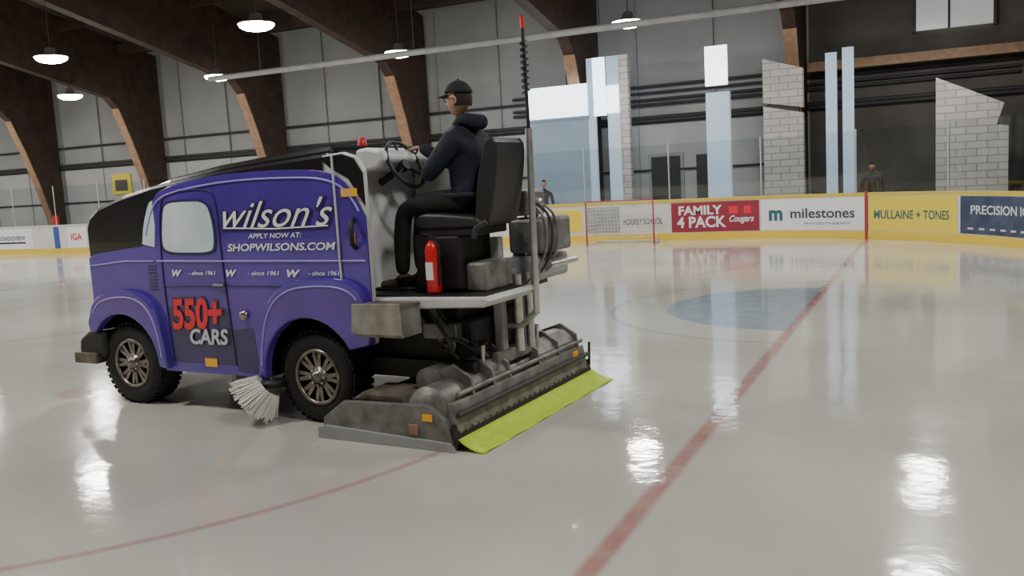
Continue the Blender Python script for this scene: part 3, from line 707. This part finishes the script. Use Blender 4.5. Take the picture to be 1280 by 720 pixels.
D=empty('driver',(OX,OY,0),(0,0,ROT))
cy=.36
V=[];E=[];Rr=[]
def A(p,r,par=None):
    V.append(p);Rr.append(r);i=len(V)-1
    if par is not None:E.append((par,i))
    return i
pel=A((-1.22,cy,1.71),(.165,.15));wa=A((-1.225,cy,1.84),(.165,.155),pel);ch=A((-1.22,cy,2.00),(.190,.170),wa);uc=A((-1.21,cy,2.14),(.175,.145),ch);nk=A((-1.195,cy,2.26),.080,uc);A((-1.185,cy,2.34),.062,nk)
WR=tuple(rimp(140)+Vector((-.085,-.015,.02)))
WL=tuple(rimp(205)+Vector((-.085,.045,.015)))
for sg,el,wr in((1,(-1.00,cy+.22,1.90),WL),(-1,(-.99,cy-.25,1.95),WR)):
    sh=A((-1.20,cy+sg*.185,2.13),(.092,.092),uc);e1=A(el,.070,sh);
    m1=A(tuple((a+b_)/2 for a,b_ in zip(el,wr)),.060,e1);A(wr,.042,m1)
    hp=A((-1.18,cy+sg*.10,1.69),.105,pel);th=A((-.95,cy+sg*.12,1.69),.092,hp);kn=A((-.69,cy+sg*.13,1.645),.076,th)
    cf=A((-.65,cy+sg*.13,1.38),.068,kn);an=A((-.64,cy+sg*.13,1.13),.058,cf)
body=skinmesh('clothed_body',V,E,Rr,0,NAVY,D,2)
body.data.materials.append(PANTS)
for p in body.data.polygons:
    c=p.center
    if (c.z<1.74 and not(c.z>1.70 and c.x<-1.20)) or (c.x>-1.05 and c.z<1.775): p.material_index=1
tube('jacket_hem',[(-1.21+.185*math.cos(a*.4),cy+.185*math.sin(a*.4),1.735) for a in range(16)],.022,NAVY,D,cyc=True)
skinmesh('hood',[(-1.25,cy-.10,2.29),(-1.34,cy-.06,2.26),(-1.35,cy+.06,2.26),(-1.25,cy+.10,2.29),(-1.15,cy+.07,2.23),(-1.15,cy-.07,2.23)],[(0,1),(1,2),(2,3),(3,4),(0,5)],[.05,.06,.06,.05,.035,.035],1,NAVY,D,2)
h=head((-1.165,cy,2.435),D,yaw=0)
hand('left_hand',WL,tuple(rimp(205)),(-.3,.35,.85),SKIN,D,-1,1.2)
hand('right_hand',WR,tuple(rimp(140)),(-.2,-.2,.95),SKIN,D,1,1.2)
for sg in(1,-1):
    y=cy+sg*.13
    skinmesh('boot',[(-.64,y,1.15),(-.65,y,1.07),(-.55,y,1.067),(-.43,y,1.060)],[(0,1),(1,2),(2,3)],[.064,(.052,.052),(.052,.046),(.048,.036)],1,BOOT,D,2)
    box('boot_sole',-.71,-.39,y-.048,y+.048,1.022,1.045,BLACK,D,bev=.015)

def stand(nm,x,y,rot,m1,scale=1):
    e=empty(nm,(x,y,-.03),(0,0,rot));global V,E,Rr
    V=[];E=[];Rr=[]
    pe=A((0,0,.95),(.15,.12));w_=A((0,0,1.12),(.14,.11),pe);c_=A((0,0,1.32),(.17,.12),w_);u_=A((0,0,1.43),(.14,.10),c_);n_=A((.01,0,1.52),.055,u_);A((.015,0,1.58),.05,n_)
    for sg in(1,-1):
        s_=A((0,sg*.19,1.42),.065,u_);e_=A((.02,sg*.25,1.14),.05,s_);f_=A((.12,sg*.22,.93),.038,e_)
        h_=A((0,sg*.1,.9),.095,pe);k_=A((.02,sg*.11,.50),.065,h_);A((0,sg*.11,.10),.045,k_)
    b_=skinmesh('clothed_body',V,E,Rr,0,m1,e,2);b_.data.materials.append(PANTS)
    for p in b_.data.polygons:
        if p.center.z<.9:p.material_index=1
    for sg in(1,-1):
        hand('hand',(.12,sg*.22,.93),(.16,sg*.21,.85),(0,sg,0),SKIN,e,sg,.5)
        skinmesh('shoe',[(0,sg*.11,.09),(.02,sg*.11,.05),(.14,sg*.11,.045)],[(0,1),(1,2)],[.045,.045,.038],1,BOOT,e,1)
    head((.03,0,1.70),e,cap=False,glasses=False)
stand('spectator',-1.5,25.4,math.radians(-100),BLACK)
stand('spectator',-10.3,24.0,math.radians(-80),NAVY)
